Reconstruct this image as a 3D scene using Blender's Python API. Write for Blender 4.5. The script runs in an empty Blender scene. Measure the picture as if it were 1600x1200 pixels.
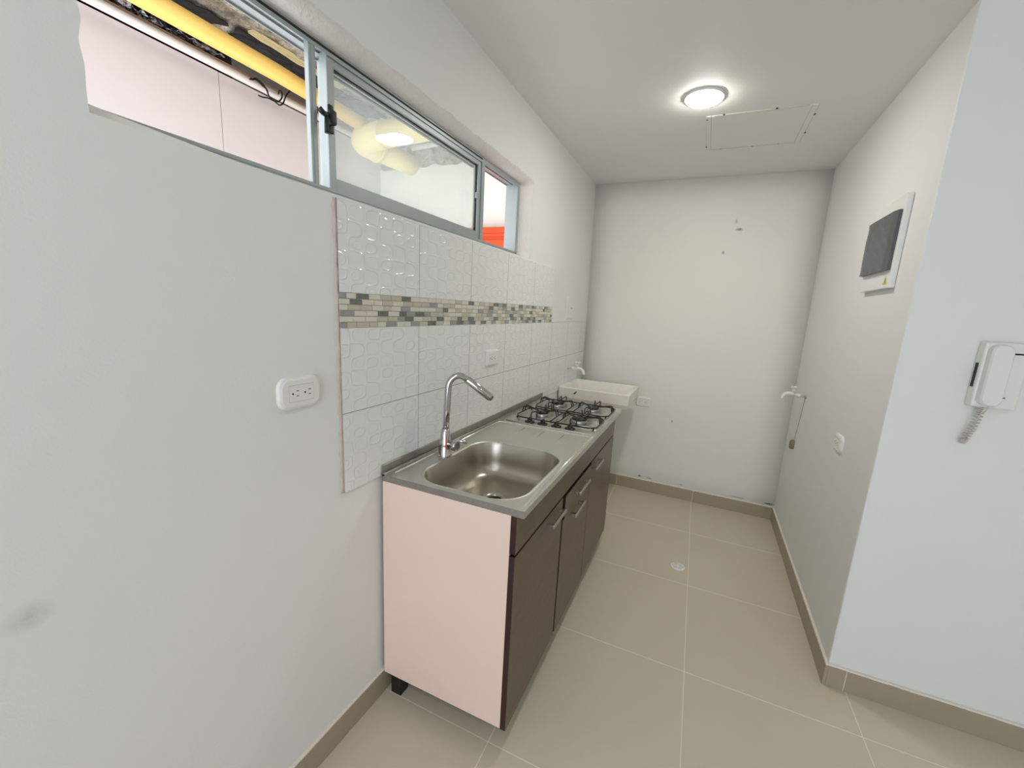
import bpy, bmesh, math, random
from mathutils import Vector, Matrix
R = math.radians
rnd = random.Random(7)
SC = bpy.context.scene
COL = SC.collection

# ------------------------------------------------------------------ mesh helpers
def box(bm, x0, x1, y0, y1, z0, z1, bev=0.0, seg=2, mi=0):
    vs = [bm.verts.new(p) for p in ((x0,y0,z0),(x1,y0,z0),(x1,y1,z0),(x0,y1,z0),(x0,y0,z1),(x1,y0,z1),(x1,y1,z1),(x0,y1,z1))]
    fs = [bm.faces.new([vs[i] for i in f]) for f in ((0,3,2,1),(4,5,6,7),(0,1,5,4),(1,2,6,5),(2,3,7,6),(3,0,4,7))]
    for f in fs: f.material_index = mi
    if bev > 0:
        es = list({e for f in fs for e in f.edges})
        r = bmesh.ops.bevel(bm, geom=es, offset=bev, segments=seg, affect='EDGES', profile=0.5)
        for f in r['faces']: f.material_index = mi
    return vs

def frames(pts, closed=False):
    n = len(pts); T = []
    for i in range(n):
        if closed: t = pts[(i+1) % n] - pts[i-1]
        else: t = pts[min(i+1, n-1)] - pts[max(i-1, 0)]
        T.append(t.normalized() if t.length > 1e-9 else Vector((0,0,1)))
    a = Vector((0,0,1)) if abs(T[0].z) < 0.9 else Vector((1,0,0))
    N = [(a - T[0]*a.dot(T[0])).normalized()]
    for i in range(1, n):
        v = N[-1] - T[i]*N[-1].dot(T[i])
        N.append(v.normalized() if v.length > 1e-6 else N[-1])
    return [(T[i], N[i], T[i].cross(N[i])) for i in range(n)]

def tube(bm, pts, r, seg=10, closed=False, cap=True, mi=0):
    pts = [Vector(p) for p in pts]
    rr = r if isinstance(r, (list, tuple)) else [r]*len(pts)
    fr = frames(pts, closed); rings = []
    for p, (t, n, b), q in zip(pts, fr, rr):
        rings.append([bm.verts.new(p + n*math.cos(2*math.pi*k/seg)*q + b*math.sin(2*math.pi*k/seg)*q) for k in range(seg)])
    m = len(rings)
    for i in range(m if closed else m-1):
        A, B = rings[i], rings[(i+1) % m]
        for k in range(seg):
            f = bm.faces.new((A[k], A[(k+1) % seg], B[(k+1) % seg], B[k])); f.smooth = True; f.material_index = mi
    if cap and not closed:
        bm.faces.new(rings[0][::-1]).material_index = mi; bm.faces.new(rings[-1]).material_index = mi

def lathe(bm, prof, c, axis='z', seg=32, mi=0, smooth=True, sx=1.0, sy=1.0):
    c = Vector(c)
    ax = {'z': (Vector((1,0,0)), Vector((0,1,0)), Vector((0,0,1))), 'x': (Vector((0,1,0)), Vector((0,0,1)), Vector((1,0,0))),
          '-x': (Vector((0,0,1)), Vector((0,1,0)), Vector((-1,0,0))), '-y': (Vector((1,0,0)), Vector((0,0,1)), Vector((0,-1,0))),
          'y': (Vector((0,0,1)), Vector((1,0,0)), Vector((0,1,0)))}
    U, V, W = ax[axis] if isinstance(axis, str) else axis
    rings = []
    for r, h in prof:
        if r < 1e-6: rings.append([bm.verts.new(c + W*h)])
        else: rings.append([bm.verts.new(c + U*(r*sx*math.cos(2*math.pi*k/seg)) + V*(r*sy*math.sin(2*math.pi*k/seg)) + W*h) for k in range(seg)])
    for A, B in zip(rings, rings[1:]):
        for k in range(seg):
            k2 = (k+1) % seg
            if len(A) == 1 and len(B) == 1: continue
            if len(A) == 1: f = bm.faces.new((A[0], B[k2], B[k]))
            elif len(B) == 1: f = bm.faces.new((A[k], A[k2], B[0]))
            else: f = bm.faces.new((A[k], A[k2], B[k2], B[k]))
            f.smooth = smooth; f.material_index = mi

def rrect(u0, u1, v0, v1, r, n=6):
    out = []
    for (cu, cv, a0) in ((u1-r, v0+r, 270), (u1-r, v1-r, 0), (u0+r, v1-r, 90), (u0+r, v0+r, 180)):
        for k in range(n+1):
            a = R(a0 + 90*k/n); out.append((cu + r*math.cos(a), cv + r*math.sin(a)))
    return out

def loops(bm, L, close_first=False, close_last=False, smooth=False, mi=0):
    """L: list of equal-length closed loops of 3D points"""
    V = [[bm.verts.new(p) for p in l] for l in L]
    n = len(V[0])
    for A, B in zip(V, V[1:]):
        for k in range(n):
            f = bm.faces.new((A[k], A[(k+1) % n], B[(k+1) % n], B[k])); f.smooth = smooth; f.material_index = mi
    if close_first: bm.faces.new(V[0][::-1]).material_index = mi
    if close_last: bm.faces.new(V[-1]).material_index = mi
    return V

def arc(c, r, a0, a1, n, U, V):
    c, U, V = Vector(c), Vector(U), Vector(V)
    return [c + U*(r*math.cos(R(a0+(a1-a0)*k/n))) + V*(r*math.sin(R(a0+(a1-a0)*k/n))) for k in range(n+1)]

def wire(pts, r=0.012, n=4):
    """round the corners of a polyline"""
    P = [Vector(p) for p in pts]; out = [P[0]]
    for a, b, c in zip(P, P[1:], P[2:]):
        d1 = (a-b); d2 = (c-b); q = min(r, d1.length*.45, d2.length*.45)
        s, e = b + d1.normalized()*q, b + d2.normalized()*q
        for k in range(n+1):
            t = k/n; out.append(s*(1-t)**2 + b*2*t*(1-t) + e*t*t)
    out.append(P[-1]); return out

def tag(o, label=None, cat=None, group=None, kind=None):
    if label: o['label'] = label
    if cat: o['category'] = cat
    if group: o['group'] = group
    if kind: o['kind'] = kind
    return o

def thing(name, base, label, cat, group=None):
    o = bpy.data.objects.new(name, None); COL.objects.link(o); o.location = base; o.empty_display_size = .05
    return tag(o, label, cat, group)

def obj(name, bm, mat, parent=None, base=None, recalc=True):
    if recalc: bmesh.ops.recalc_face_normals(bm, faces=bm.faces)
    root = parent
    if base is None:
        b = Vector((0,0,0)); q = parent
        while q is not None: b += q.location; q = q.parent
    else: b = Vector(base)
    for v in bm.verts: v.co -= b
    me = bpy.data.meshes.new(name); bm.to_mesh(me); bm.free()
    for m in (mat if isinstance(mat, (list, tuple)) else [mat]): me.materials.append(m)
    o = bpy.data.objects.new(name, me); COL.objects.link(o)
    if parent: o.parent = parent
    elif base is not None: o.location = base
    return o

def struct(name, bm, mat, label=None, parent=None):
    o = obj(name, bm, mat, parent)
    if not parent: tag(o, label, name.split('_')[0], kind='structure')
    return o
NB = bmesh.new

# ------------------------------------------------------------------ materials
def srgb(h):
    h = h.lstrip('#'); c = [int(h[i:i+2], 16)/255 for i in (0, 2, 4)]
    return tuple(((x/12.92) if x <= .04045 else ((x+.055)/1.055)**2.4) for x in c) + (1,)

class NT:
    def __init__(s, name):
        s.m = bpy.data.materials.new(name); s.m.use_nodes = True; s.t = s.m.node_tree
        s.b = s.t.nodes['Principled BSDF']; s.out = s.t.nodes['Material Output']
    def n(s, typ, **kw):
        nd = s.t.nodes.new(typ)
        for k, v in kw.items():
            if k.startswith('_'): setattr(nd, k[1:], v)
            else: nd.inputs[k.replace('__', ' ')].default_value = v
        return nd
    def l(s, a, b): s.t.links.new(a, b)
    def math(s, op, a, b=None, c=None, clamp=False):
        nd = s.t.nodes.new('ShaderNodeMath'); nd.operation = op; nd.use_clamp = clamp
        for i, x in enumerate((a, b, c)):
            if x is None: continue
            if isinstance(x, (int, float)): nd.inputs[i].default_value = x
            else: s.l(x, nd.inputs[i])
        return nd.outputs[0]
    def mix(s, fac, a, b):
        nd = s.t.nodes.new('ShaderNodeMix'); nd.data_type = 'RGBA'
        for i, x in ((0, fac), (6, a), (7, b)):
            if isinstance(x, (int, float, tuple)): nd.inputs[i].default_value = x
            else: s.l(x, nd.inputs[i])
        return nd.outputs[2]
    def coord(s):
        g = s.t.nodes.new('ShaderNodeNewGeometry'); x = s.t.nodes.new('ShaderNodeSeparateXYZ'); s.l(g.outputs['Position'], x.inputs[0])
        return g.outputs['Position'], x.outputs
    def noise(s, scale, detail=3, rough=.5, vec=None):
        nd = s.n('ShaderNodeTexNoise', Scale=scale, Detail=detail, Roughness=rough)
        if vec is not None: s.l(vec, nd.inputs['Vector'])
        return nd.outputs[0]
    def bump(s, h, strength=.3, dist=.001):
        nd = s.n('ShaderNodeBump', Strength=strength, Distance=dist); s.l(h, nd.inputs['Height']); s.l(nd.outputs[0], s.b.inputs['Normal'])
    def set(s, **kw):
        for k, v in kw.items(): s.b.inputs[k.replace('__', ' ')].default_value = v
        return s

def plain(name, col, rough=.5, metal=0, bump=0, bscale=200, var=0, vscale=6, bdist=.001, **kw):
    s = NT(name); s.set(Roughness=rough, Metallic=metal, **kw)
    c = srgb(col) if isinstance(col, str) else col
    s.b.inputs['Base Color'].default_value = c
    pos, _ = s.coord()
    if var:
        f = s.noise(vscale, 4, .6, pos); d = tuple(x*(1-var) for x in c[:3]) + (1,); e = tuple(min(1, x*(1+var*.5)) for x in c[:3]) + (1,)
        s.l(s.mix(f, d, e), s.b.inputs['Base Color'])
    if bump: s.bump(s.noise(bscale, 3, .6, pos), bump, bdist)
    return s.m

def paint(name, col, marks=()):
    """emulsion paint; marks = dark scuffs (x,y,z, sx,sy,sz, strength) that sit on the wall"""
    s = NT(name); s.set(Roughness=.62); pos, xyz = s.coord()
    c = srgb(col); f = s.noise(2.2, 4, .55, pos)
    base = s.mix(f, tuple(x*.965 for x in c[:3])+(1,), tuple(min(1, x*1.02) for x in c[:3])+(1,))
    for (x, y, z, sx, sy, sz, k) in marks:
        v = s.n('ShaderNodeVectorMath', _operation='SUBTRACT'); s.l(pos, v.inputs[0]); v.inputs[1].default_value = (x, y, z)
        w = s.n('ShaderNodeVectorMath', _operation='DIVIDE'); s.l(v.outputs[0], w.inputs[0]); w.inputs[1].default_value = (sx, sy, sz)
        ln = s.n('ShaderNodeVectorMath', _operation='LENGTH'); s.l(w.outputs[0], ln.inputs[0])
        a = s.math('SUBTRACT', 1, ln.outputs['Value'], clamp=True)
        a = s.math('MULTIPLY', a, s.noise(60, 3, .7, pos)); a = s.math('MULTIPLY', a, k, clamp=True)
        base = s.mix(a, base, (.12, .11, .10, 1))
    s.l(base, s.b.inputs['Base Color'])
    h = s.math('ADD', s.noise(160, 3, .6, pos), s.math('MULTIPLY', s.noise(14, 2, .5, pos), 2.5))
    s.bump(h, .22, .0012)
    return s.m

M = {}
M['wall'] = paint('wall_paint', '#e8e8e4', [(0, -.80, .918, .02, .035, .028, .55), (0, -.86, .945, .02, .03, .02, .5)])
M['wall_back'] = paint('back_wall_paint', '#e8e6dc', [(1.087, 2.43, 2.10, .028, .2, .012, 2.2), (1.06, 2.43, 2.155, .012, .2, .02, 1), (1.003, 2.43, 1.94, .012, .2, .016, 1.6),
      (.801, 2.43, .628, .008, .2, .014, 2.5), (1.56, 2.4, .115, .04, .2, .008, 3), (1.35, 2.4, .114, .06, .2, .006, 1.5), (.60, 2.4, .120, .02, .2, .008, 3), (.68, 2.4, .118, .03, .2, .006, 2), (.93, 2.4, .12, .02, .2, .006, 1.5)])
M['ceiling'] = paint('ceiling_paint', '#e9e8e3')
M['plaster'] = plain('rough_plaster', '#e6e0da', .85, bump=.8, bscale=60, bdist=.004, var=.08, vscale=30)

def floor_mat():
    s = NT('porcelain_floor_tile'); pos, xyz = s.coord()
    S, FX, FY, G = .6131, 1.057, .6243, .0185
    u = s.math('ADD', s.math('SUBTRACT', xyz[0], FX), s.math('MULTIPLY', s.math('SUBTRACT', xyz[1], FY), G))
    v = s.math('SUBTRACT', xyz[1], FY)
    def ln(q):
        w = s.math('ABSOLUTE', s.math('SUBTRACT', q, s.math('MULTIPLY', s.math('ROUND', s.math('DIVIDE', q, S)), S)))
        return s.math('LESS_THAN', w, .0014)
    g = s.math('MAXIMUM', ln(u), ln(v))
    c = s.mix(s.noise(3, 4, .6, pos), srgb('#cec3aa'), srgb('#d4cab3'))
    c = s.mix(s.math('MULTIPLY', s.noise(900, 2, .5, pos), .25), c, srgb('#beb49d'))
    s.l(s.mix(g, c, srgb('#e8dfca')), s.b.inputs['Base Color'])
    s.l(s.math('ADD', s.math('MULTIPLY', g, .4), .27), s.b.inputs['Roughness'])
    s.bump(s.math('MULTIPLY', g, -1), .3, .001)
    return s.m
M['floor'] = floor_mat()

def skirt_mat(name, axis, off):
    s = NT(name); pos, xyz = s.coord(); S = .6131
    q = s.math('SUBTRACT', xyz[axis], off)
    w = s.math('ABSOLUTE', s.math('SUBTRACT', q, s.math('MULTIPLY', s.math('ROUND', s.math('DIVIDE', q, S)), S)))
    g = s.math('LESS_THAN', w, .0018)
    ragged = s.math('ADD', .0915, s.math('MULTIPLY', s.noise(25, 3, .6, pos), .006))
    top = s.math('GREATER_THAN', xyz[2], ragged)
    c = s.mix(s.noise(8, 3, .6, pos), srgb('#a2957e'), srgb('#aa9d88'))
    c = s.mix(g, c, srgb('#d8cdb8')); c = s.mix(top, c, srgb('#e8e0d2'))
    s.l(c, s.b.inputs['Base Color']); s.l(s.math('ADD', s.math('MULTIPLY', top, .4), .35), s.b.inputs['Roughness'])
    return s.m
M['skirt_y'] = skirt_mat('skirting_tile_along', 1, .05)
M['skirt_r'] = skirt_mat('skirting_tile_right', 1, .6243+.6131+.03)
M['skirt_x'] = skirt_mat('skirting_tile_across', 0, 1.030)
M['skirt_f'] = skirt_mat('skirting_tile_front', 0, 1.657)

def tile_mat():
    s = NT('embossed_white_tile'); pos, xyz = s.coord(); s.set(Roughness=.16, Specular__IOR__Level=.5)
    T0, TS = -.1564, .3544
    q = s.math('SUBTRACT', xyz[1], T0)
    w = s.math('ABSOLUTE', s.math('SUBTRACT', q, s.math('MULTIPLY', s.math('ROUND', s.math('DIVIDE', q, TS)), TS)))
    g = s.math('LESS_THAN', w, .0011)
    g2 = s.math('LESS_THAN', s.math('ABSOLUTE', s.math('SUBTRACT', xyz[2], 1.1232)), .0011)
    g = s.math('MAXIMUM', g, g2)
    s.l(s.mix(g, srgb('#e9eae6'), srgb('#8d8c88')), s.b.inputs['Base Color'])
    a = s.math('SINE', s.math('MULTIPLY', xyz[1], 2*math.pi/.122)); b = s.math('SINE', s.math('MULTIPLY', xyz[2], 2*math.pi/.086))
    a2 = s.math('SINE', s.math('MULTIPLY', s.math('ADD', xyz[1], s.math('MULTIPLY', xyz[2], .6)), 2*math.pi/.20))
    f = s.math('ADD', s.math('MULTIPLY', a, b), s.math('MULTIPLY', a2, .35))
    r1 = s.math('SUBTRACT', 1, s.math('MULTIPLY', s.math('ABSOLUTE', s.math('SUBTRACT', f, .18)), 7), clamp=True)
    r2 = s.math('SUBTRACT', 1, s.math('MULTIPLY', s.math('ABSOLUTE', s.math('ADD', f, .45)), 7), clamp=True)
    h = s.math('MAXIMUM', r1, s.math('MULTIPLY', r2, .55)); h = s.math('SUBTRACT', s.math('SMOOTH_MIN', h, 1, .3), s.math('MULTIPLY', g, 1.5))
    s.bump(h, .55, .0024)
    return s.m
M['tile'] = tile_mat()
M['tile_edge'] = plain('tile_edge_mortar', '#c9b9ae', .9, bump=.6, bscale=80, bdist=.002, var=.1, vscale=40)

def mosaic_mat(name, c1, c2, rough, scale=120):
    s = NT(name); pos, xyz = s.coord(); f = s.noise(scale, 3, .6, pos); s.set(Roughness=rough)
    s.l(s.mix(f, srgb(c1), srgb(c2)), s.b.inputs['Base Color']); s.bump(f, .3, .0006); return s.m
M['mos0'] = mosaic_mat('mosaic_cream_stone', '#d3cdbd', '#e0dacb', .45)
M['mos1'] = mosaic_mat('mosaic_beige_stone', '#bcb3a1', '#cdc3b0', .45)
M['mos2'] = mosaic_mat('mosaic_green_grey_glass', '#4c524a', '#8b9186', .08, 60)
M['mos3'] = mosaic_mat('mosaic_grey_stone', '#8f918d', '#a3a5a0', .3)
def scroll_mat():
    s = NT('mosaic_scroll_stone'); pos, xyz = s.coord(); s.set(Roughness=.45)
    a = s.math('SINE', s.math('MULTIPLY', s.math('ADD', xyz[1], xyz[2]), 2*math.pi/.0085)); b = s.math('SINE', s.math('MULTIPLY', s.math('SUBTRACT', xyz[1], xyz[2]), 2*math.pi/.0085))
    f = s.math('LESS_THAN', s.math('ABSOLUTE', s.math('MULTIPLY', a, b)), .22)
    s.l(s.mix(f, srgb('#d9d0bd'), srgb('#8b867b')), s.b.inputs['Base Color']); return s.m
M['mos4'] = scroll_mat()
M['grout'] = plain('mosaic_grout', '#c2bbac', .9)

def steel(name, c, rough, stretch=(2, 300, 2), metal=1.0):
    s = NT(name); s.set(Metallic=metal, Roughness=rough); s.b.inputs['Base Color'].default_value = srgb(c); pos, xyz = s.coord()
    mp = s.n('ShaderNodeMapping'); mp.inputs['Scale'].default_value = stretch; s.l(pos, mp.inputs[0])
    f = s.noise(8, 4, .6, mp.outputs[0]); g = s.noise(7, 4, .6, pos)
    s.l(s.math('ADD', s.math('MULTIPLY', f, .10), s.math('ADD', s.math('MULTIPLY', g, .12), rough-.1)), s.b.inputs['Roughness'])
    s.bump(f, .015, .0003)
    return s.m
M['bead'] = plain('polished_steel_bead', '#e6e4dc', .18, 1)
M['steel'] = steel('brushed_steel', '#d4d2ca', .40, (200, 3, 3))
M['basin'] = steel('satin_steel_basin', '#b9b3a6', .32, (30, 30, 30))
M['edge_steel'] = plain('worn_steel_edge', '#a8a39b', .42, .9, bump=.3, bscale=90, var=.35, vscale=28)
M['chrome'] = plain('chrome', '#c4c2c0', .07, 1)
M['chrome_dull'] = plain('dull_chrome', '#b9b7b0', .28, 1)
M['black_wire'] = plain('black_enamel', '#101010', .3, 0)
M['black_plastic'] = plain('black_plastic', '#131316', .38)
M['alu'] = plain('aluminium_frame', '#a9b0b0', .42, .45, bump=.1, bscale=300, var=.12, vscale=12)
M['rubber'] = plain('black_gasket', '#0c0c0d', .6)
M['white_plastic'] = plain('white_plastic', '#e9e8e3', .32)
M['cord'] = plain('grey_white_cord', '#cfc7bf', .5)
M['slot'] = plain('dark_slot', '#121212', .6)
M['pvc'] = plain('white_pvc', '#e8e6e0', .3)
M['pink_panel'] = plain('pale_pink_melamine', '#f0d4c5', .42, var=.05, vscale=2.5)
M['laundry'] = plain('cast_white_marble', '#efebe0', .35, var=.12, vscale=14, bump=.15, bscale=60)
M['laundry_stain'] = plain('rust_stain', '#a07a52', .6)
def wood_mat():
    s = NT('dark_walnut_laminate'); pos, xyz = s.coord(); s.set(Roughness=.34)
    mp = s.n('ShaderNodeMapping'); mp.inputs['Scale'].default_value = (3, 1.6, 9); mp.inputs['Rotation'].default_value = (R(0), 0, 0); s.l(pos, mp.inputs[0])
    f = s.noise(4, 5, .65, mp.outputs[0])
    mp2 = s.n('ShaderNodeMapping'); mp2.inputs['Scale'].default_value = (20, 3, 60); s.l(pos, mp2.inputs[0])
    g = s.noise(5, 4, .7, mp2.outputs[0])
    c = s.mix(f, srgb('#544438'), srgb('#836e5b')); c = s.mix(s.math('MULTIPLY', g, .55), c, srgb('#3d2d23'))
    s.l(c, s.b.inputs['Base Color']); s.bump(g, .12, .0005); return s.m
M['wood'] = wood_mat()
M['wood_edge'] = plain('dark_red_brown_edging', '#33150f', .4, var=.2, vscale=30)
M['dark_inside'] = plain('unfinished_board', '#4a3c33', .8)
M['glass'] = None
def glass_mat():
    s = NT('dusty_window_glass'); t = s.t
    tr = s.n('ShaderNodeBsdfTransparent'); tr.inputs[0].default_value = (.96, .98, .97, 1)
    gl = s.n('ShaderNodeBsdfGlossy'); gl.inputs['Roughness'].default_value = .01; gl.inputs[0].default_value = (1, 1, 1, 1)
    g_ = s.n('ShaderNodeNewGeometry'); dt = s.n('ShaderNodeVectorMath', _operation='DOT_PRODUCT'); s.l(g_.outputs['Normal'], dt.inputs[0]); s.l(g_.outputs['Incoming'], dt.inputs[1])
    cs = s.math('ABSOLUTE', dt.outputs['Value']); sch = s.math('ADD', .045, s.math('MULTIPLY', s.math('POWER', s.math('SUBTRACT', 1, cs, clamp=True), 5), .955))
    m1 = s.n('ShaderNodeMixShader'); s.l(sch, m1.inputs[0]); s.l(tr.outputs[0], m1.inputs[1]); s.l(gl.outputs[0], m1.inputs[2])
    df = s.n('ShaderNodeBsdfTranslucent'); df.inputs[0].default_value = (.9, .92, .92, 1)
    m2 = s.n('ShaderNodeMixShader'); pos, xyz = s.coord()
    s.l(s.math('ADD', .07, s.math('MULTIPLY', s.noise(6, 5, .7, pos), .08)), m2.inputs[0]); s.l(m1.outputs[0], m2.inputs[1]); s.l(df.outputs[0], m2.inputs[2])
    s.l(m2.outputs[0], s.out.inputs[0]); t.nodes.remove(s.b); return s.m
M['glass'] = glass_mat()
def concrete_mat():
    s = NT('rough_cast_concrete'); pos, xyz = s.coord(); s.set(Roughness=.95)
    f = s.n('ShaderNodeMapRange', From__Min=.36, From__Max=.62); s.l(s.noise(14, 6, .8, pos), f.inputs[0]); f = f.outputs[0]; g = s.noise(70, 4, .7, pos)
    c = s.mix(f, srgb('#93887a'), srgb('#fbf1de')); c = s.mix(s.math('MULTIPLY', s.math('GREATER_THAN', g, .6), .5), c, srgb('#6d6152'))
    s.l(c, s.b.inputs['Base Color']); s.bump(s.math('ADD', f, s.math('MULTIPLY', g, .6)), 1, .02); return s.m
M['concrete'] = concrete_mat()
M['board'] = plain('fibre_cement_board', '#d9d2d3', .8, var=.05, vscale=3)
M['outer_plaster'] = plain('white_outside_plaster', '#f0eeea', .85, bump=.3, bscale=40)
M['yellow_pipe'] = plain('yellow_pvc', '#efc76a', .4, var=.05, vscale=10)
M['thick_pipe'] = plain('yellowed_drain_pvc', '#ead893', .45, var=.05, vscale=10)
M['white_pipe'] = plain('white_conduit', '#f1e9e4', .4)
M['copper'] = plain('rusty_edge', '#b98e74', .5, var=.2, vscale=20)
M['black_sheet'] = plain('black_polythene_and_gap_shade', '#0a0a0d', .6, bump=.6, bscale=30, bdist=.01)  # plastic sheets, and the panel painted as darkness in the gap
M['foil'] = plain('crumpled_foil', '#b9bdc2', .25, 1, bump=1, bscale=40, bdist=.01)
M['foam'] = plain('cream_foam_strip', '#e6d9a5', .8, var=.08, vscale=20)
M['grey_board'] = plain('grey_board', '#8d8a88', .8)
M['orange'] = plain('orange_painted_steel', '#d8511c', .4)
M['stub'] = plain('cement_stub', '#8d8069', .9, var=.3, vscale=60)
M['panel_dark'] = plain('smoked_grey_film', '#55565a', .35, var=.3, vscale=25, bump=.5, bscale=30, bdist=.003)
M['yellow_label'] = plain('yellow_sticker', '#d8b92e', .5)
M['led'] = plain('red_aerator_ring', '#7a3a34', .4)
def emit(name, c, k):
    s = NT(name); s.b.inputs['Base Color'].default_value = c; s.b.inputs['Emission Color'].default_value = c; s.b.inputs['Emission Strength'].default_value = k; return s.m
M['lamp'] = emit('lamp_diffuser', (1, .965, .91, 1), 115.0)
M['lamp_dim'] = emit('lamp_diffuser_room', (1, .965, .93, 1), 62.0)

# ------------------------------------------------------------------ the room
H = 2.465
XR, YC = 1.596, .835          # right wall, its outer corner
XE, YB = 4.2, -3.6            # the room behind the camera
YL = 2.44

bm = NB(); box(bm, -.13, XE, YB, 2.75, -.10, 0); struct('floor', bm, M['floor'], 'beige matt porcelain tile floor with pale grout')
bm = NB(); box(bm, -.13, XE, YB, 2.75, H, H+.03); struct('ceiling', bm, M['ceiling'], 'smooth white ceiling over the kitchen')

# left wall with the long window opening and its hand-plastered reveal
def wall_left():
    bm = NB(); NS, NV = 46, 12
    def loop(x, y0, y1, z0, z1f, jag, r):
        P = []
        for k in range(NS): t = k/NS; P.append((y0+(y1-y0)*t, z0 + (.026*max(0, 1-t/.30)**1.3 if x < -.04 else .010*max(0, 1-t/.30) if x < -.02 else 0)))
        for k in range(NV): t = k/NV; P.append((y1, z0+(z1f(y1)-z0)*t))
        for k in range(NS): t = k/NS; y = y1+(y0-y1)*t; P.append((y, z1f(y)))
        for k in range(NV): t = k/NV; P.append((y0, z1f(y0)+(z0-z1f(y0))*t))
        out = []
        for i, (y, z) in enumerate(P):
            a = jag*(math.sin(i*2.1)+math.sin(i*.9+1)+math.sin(i*3.7+2))*.5
            if i < NS: dy, dz = 0, a*.15
            elif i < NS+NV: dy, dz = a*.6, 0
            elif i < 2*NS+NV: dy, dz = 0, a
            else: dy, dz = a, 0
            out.append((x, y+dy, z+dz))
        # round the corner
        return out
    top0 = lambda y: 2.145
    L = [loop(0, -.640, 1.186, 1.733, top0, .004, 0), loop(-.004, -.640, 1.181, 1.734, lambda y: 2.138, .003, 0), loop(-.014, -.643, 1.170, 1.735, lambda y: 2.128, .002, 0), loop(-.030, -.648, 1.150, 1.737, lambda y: 2.118, .001, 0),
         loop(-.052, -.665, 1.128, 1.738, lambda y: 2.112, 0, 0), loop(-.13, -.665, 1.128, 1.738, lambda y: 2.112, 0, 0)]
    rect = []
    F = L[0]; y0, y1, z0, z1 = YB, 2.75, 0.0, H
    for i, (x, y, z) in enumerate(F):
        if i == 0: p = (y0, z0)
        elif i < NS: p = (y, z0)
        elif i == NS: p = (y1, z0)
        elif i < NS+NV: p = (y1, z)
        elif i == NS+NV: p = (y1, z1)
        elif i < 2*NS+NV: p = (y, z1)
        elif i == 2*NS+NV: p = (y0, z1)
        else: p = (y0, z)
        rect.append(p)
    loops(bm, [[(0, *p) for p in rect]] + L[:1])
    loops(bm, L, smooth=True)
    loops(bm, [[(-.13, *p) for p in rect]] + L[-1:])
    loops(bm, [[(0, *p) for p in rect], [(-.13, *p) for p in rect]])
    bmesh.ops.remove_doubles(bm, verts=bm.verts, dist=1e-5)
    bmesh.ops.recalc_face_normals(bm, faces=bm.faces)
    for f in bm.faces:
        c = f.calc_center_median()
        if -.129 < c.x < -.001 and YB+.01 < c.y < 2.7 and .01 < c.z < H-.01: f.material_index = 0 if (c.z < 1.775 and c.y < 0) else 1
    return struct('wall_left', bm, [M['wall'], M['plaster']], 'long grey-white painted wall with a high slot window')
wall_left()

# back wall: slightly out of plumb
def wall_back():
    bm = NB(); nx, nz = 8, 12; G = []
    def yy(x, z):
        t = x/XR; zl = z/H
        a = 2.412 + (.078*math.sin(math.pi*min(1, zl*.98))) + .026*zl
        b = 2.3825 + .040*zl
        return a*(1-t)**1.5 + b*(1-(1-t)**1.5)
    for i in range(nx+1):
        x = -.0 + (XR+.0)*i/nx
        G.append([bm.verts.new((x, yy(x, H*j/nz), H*j/nz)) for j in range(nz+1)])
    for i in range(nx):
        for j in range(nz):
            f = bm.faces.new((G[i][j], G[i+1][j], G[i+1][j+1], G[i][j+1])); f.smooth = True
    g = bmesh.ops.extrude_face_region(bm, geom=list(bm.faces))
    for v in [v for v in g['geom'] if isinstance(v, bmesh.types.BMVert)]: v.co.y = 2.75
    struct('wall_back', bm, M['wall_back'], 'off-white end wall of the kitchen')
wall_back()

def wavy_corner():
    bm = NB(); n = 40; rows = []
    for j in range(n+1):
        z = H*j/n; w = .0015*math.sin(j*1.3)+.001*math.sin(j*2.9)
        rows.append([(XR, 2.75, z), (XR, YC+.006+w, z), (XR+.0015+w*.3, YC+.0015, z), (XR+.006-w, YC, z), (XE, YC, z), (XE, 2.75, z)])
    V = [[bm.verts.new(p) for p in r] for r in rows]
    for A, B in zip(V, V[1:]):
        for k in range(6): bm.faces.new((A[k], A[(k+1) % 6], B[(k+1) % 6], B[k]))
    bm.faces.new(V[0][::-1]); bm.faces.new(V[-1])
    struct('wall_right', bm, M['wall'], 'white wall with outer corner, carrying the breaker panel and the intercom')
wavy_corner()
bm = NB(); box(bm, XE, XE+.1, YB, 2.75, 0, H); struct('wall_far_right', bm, M['wall'])
bm = NB()   # rear wall with a wide window behind the camera
WX0, WX1, WZ0, WZ1 = .15, 2.3, .45, 2.25
for b in ((-.13, WX0, 0, H), (WX1, XE, 0, H), (WX0, WX1, 0, WZ0), (WX0, WX1, WZ1, H)): box(bm, b[0], b[1], YB-.12, YB, b[2], b[3])
struct('wall_rear', bm, M['wall'])

# skirting tiles
b_ = .012
bm = NB(); box(bm, 0, b_, YB, 2.41, 0, .1007, .0015, 1); struct('baseboard_left', bm, M['skirt_y'], 'beige tile skirting along the left wall')
bm = NB()
vs = [(0, 2.412-b_), (XR, 2.3825-b_), (XR, 2.42), (0, 2.46)]
loops(bm, [[(x, y, 0) for x, y in vs], [(x, y, .1007) for x, y in vs]], True, True); struct('baseboard_back', bm, M['skirt_x'], 'beige tile skirting along the end wall')
bm = NB(); box(bm, XR-b_, XR, YC-b_, 2.385-b_, 0, .1007, .0015, 1); struct('baseboard_right', bm, M['skirt_r'], 'beige tile skirting along the right wall')
bm = NB(); box(bm, XR, XE, YC-b_, YC, 0, .1007, .0015, 1); struct('baseboard_front', bm, M['skirt_f'], 'beige tile skirting under the intercom')

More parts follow.
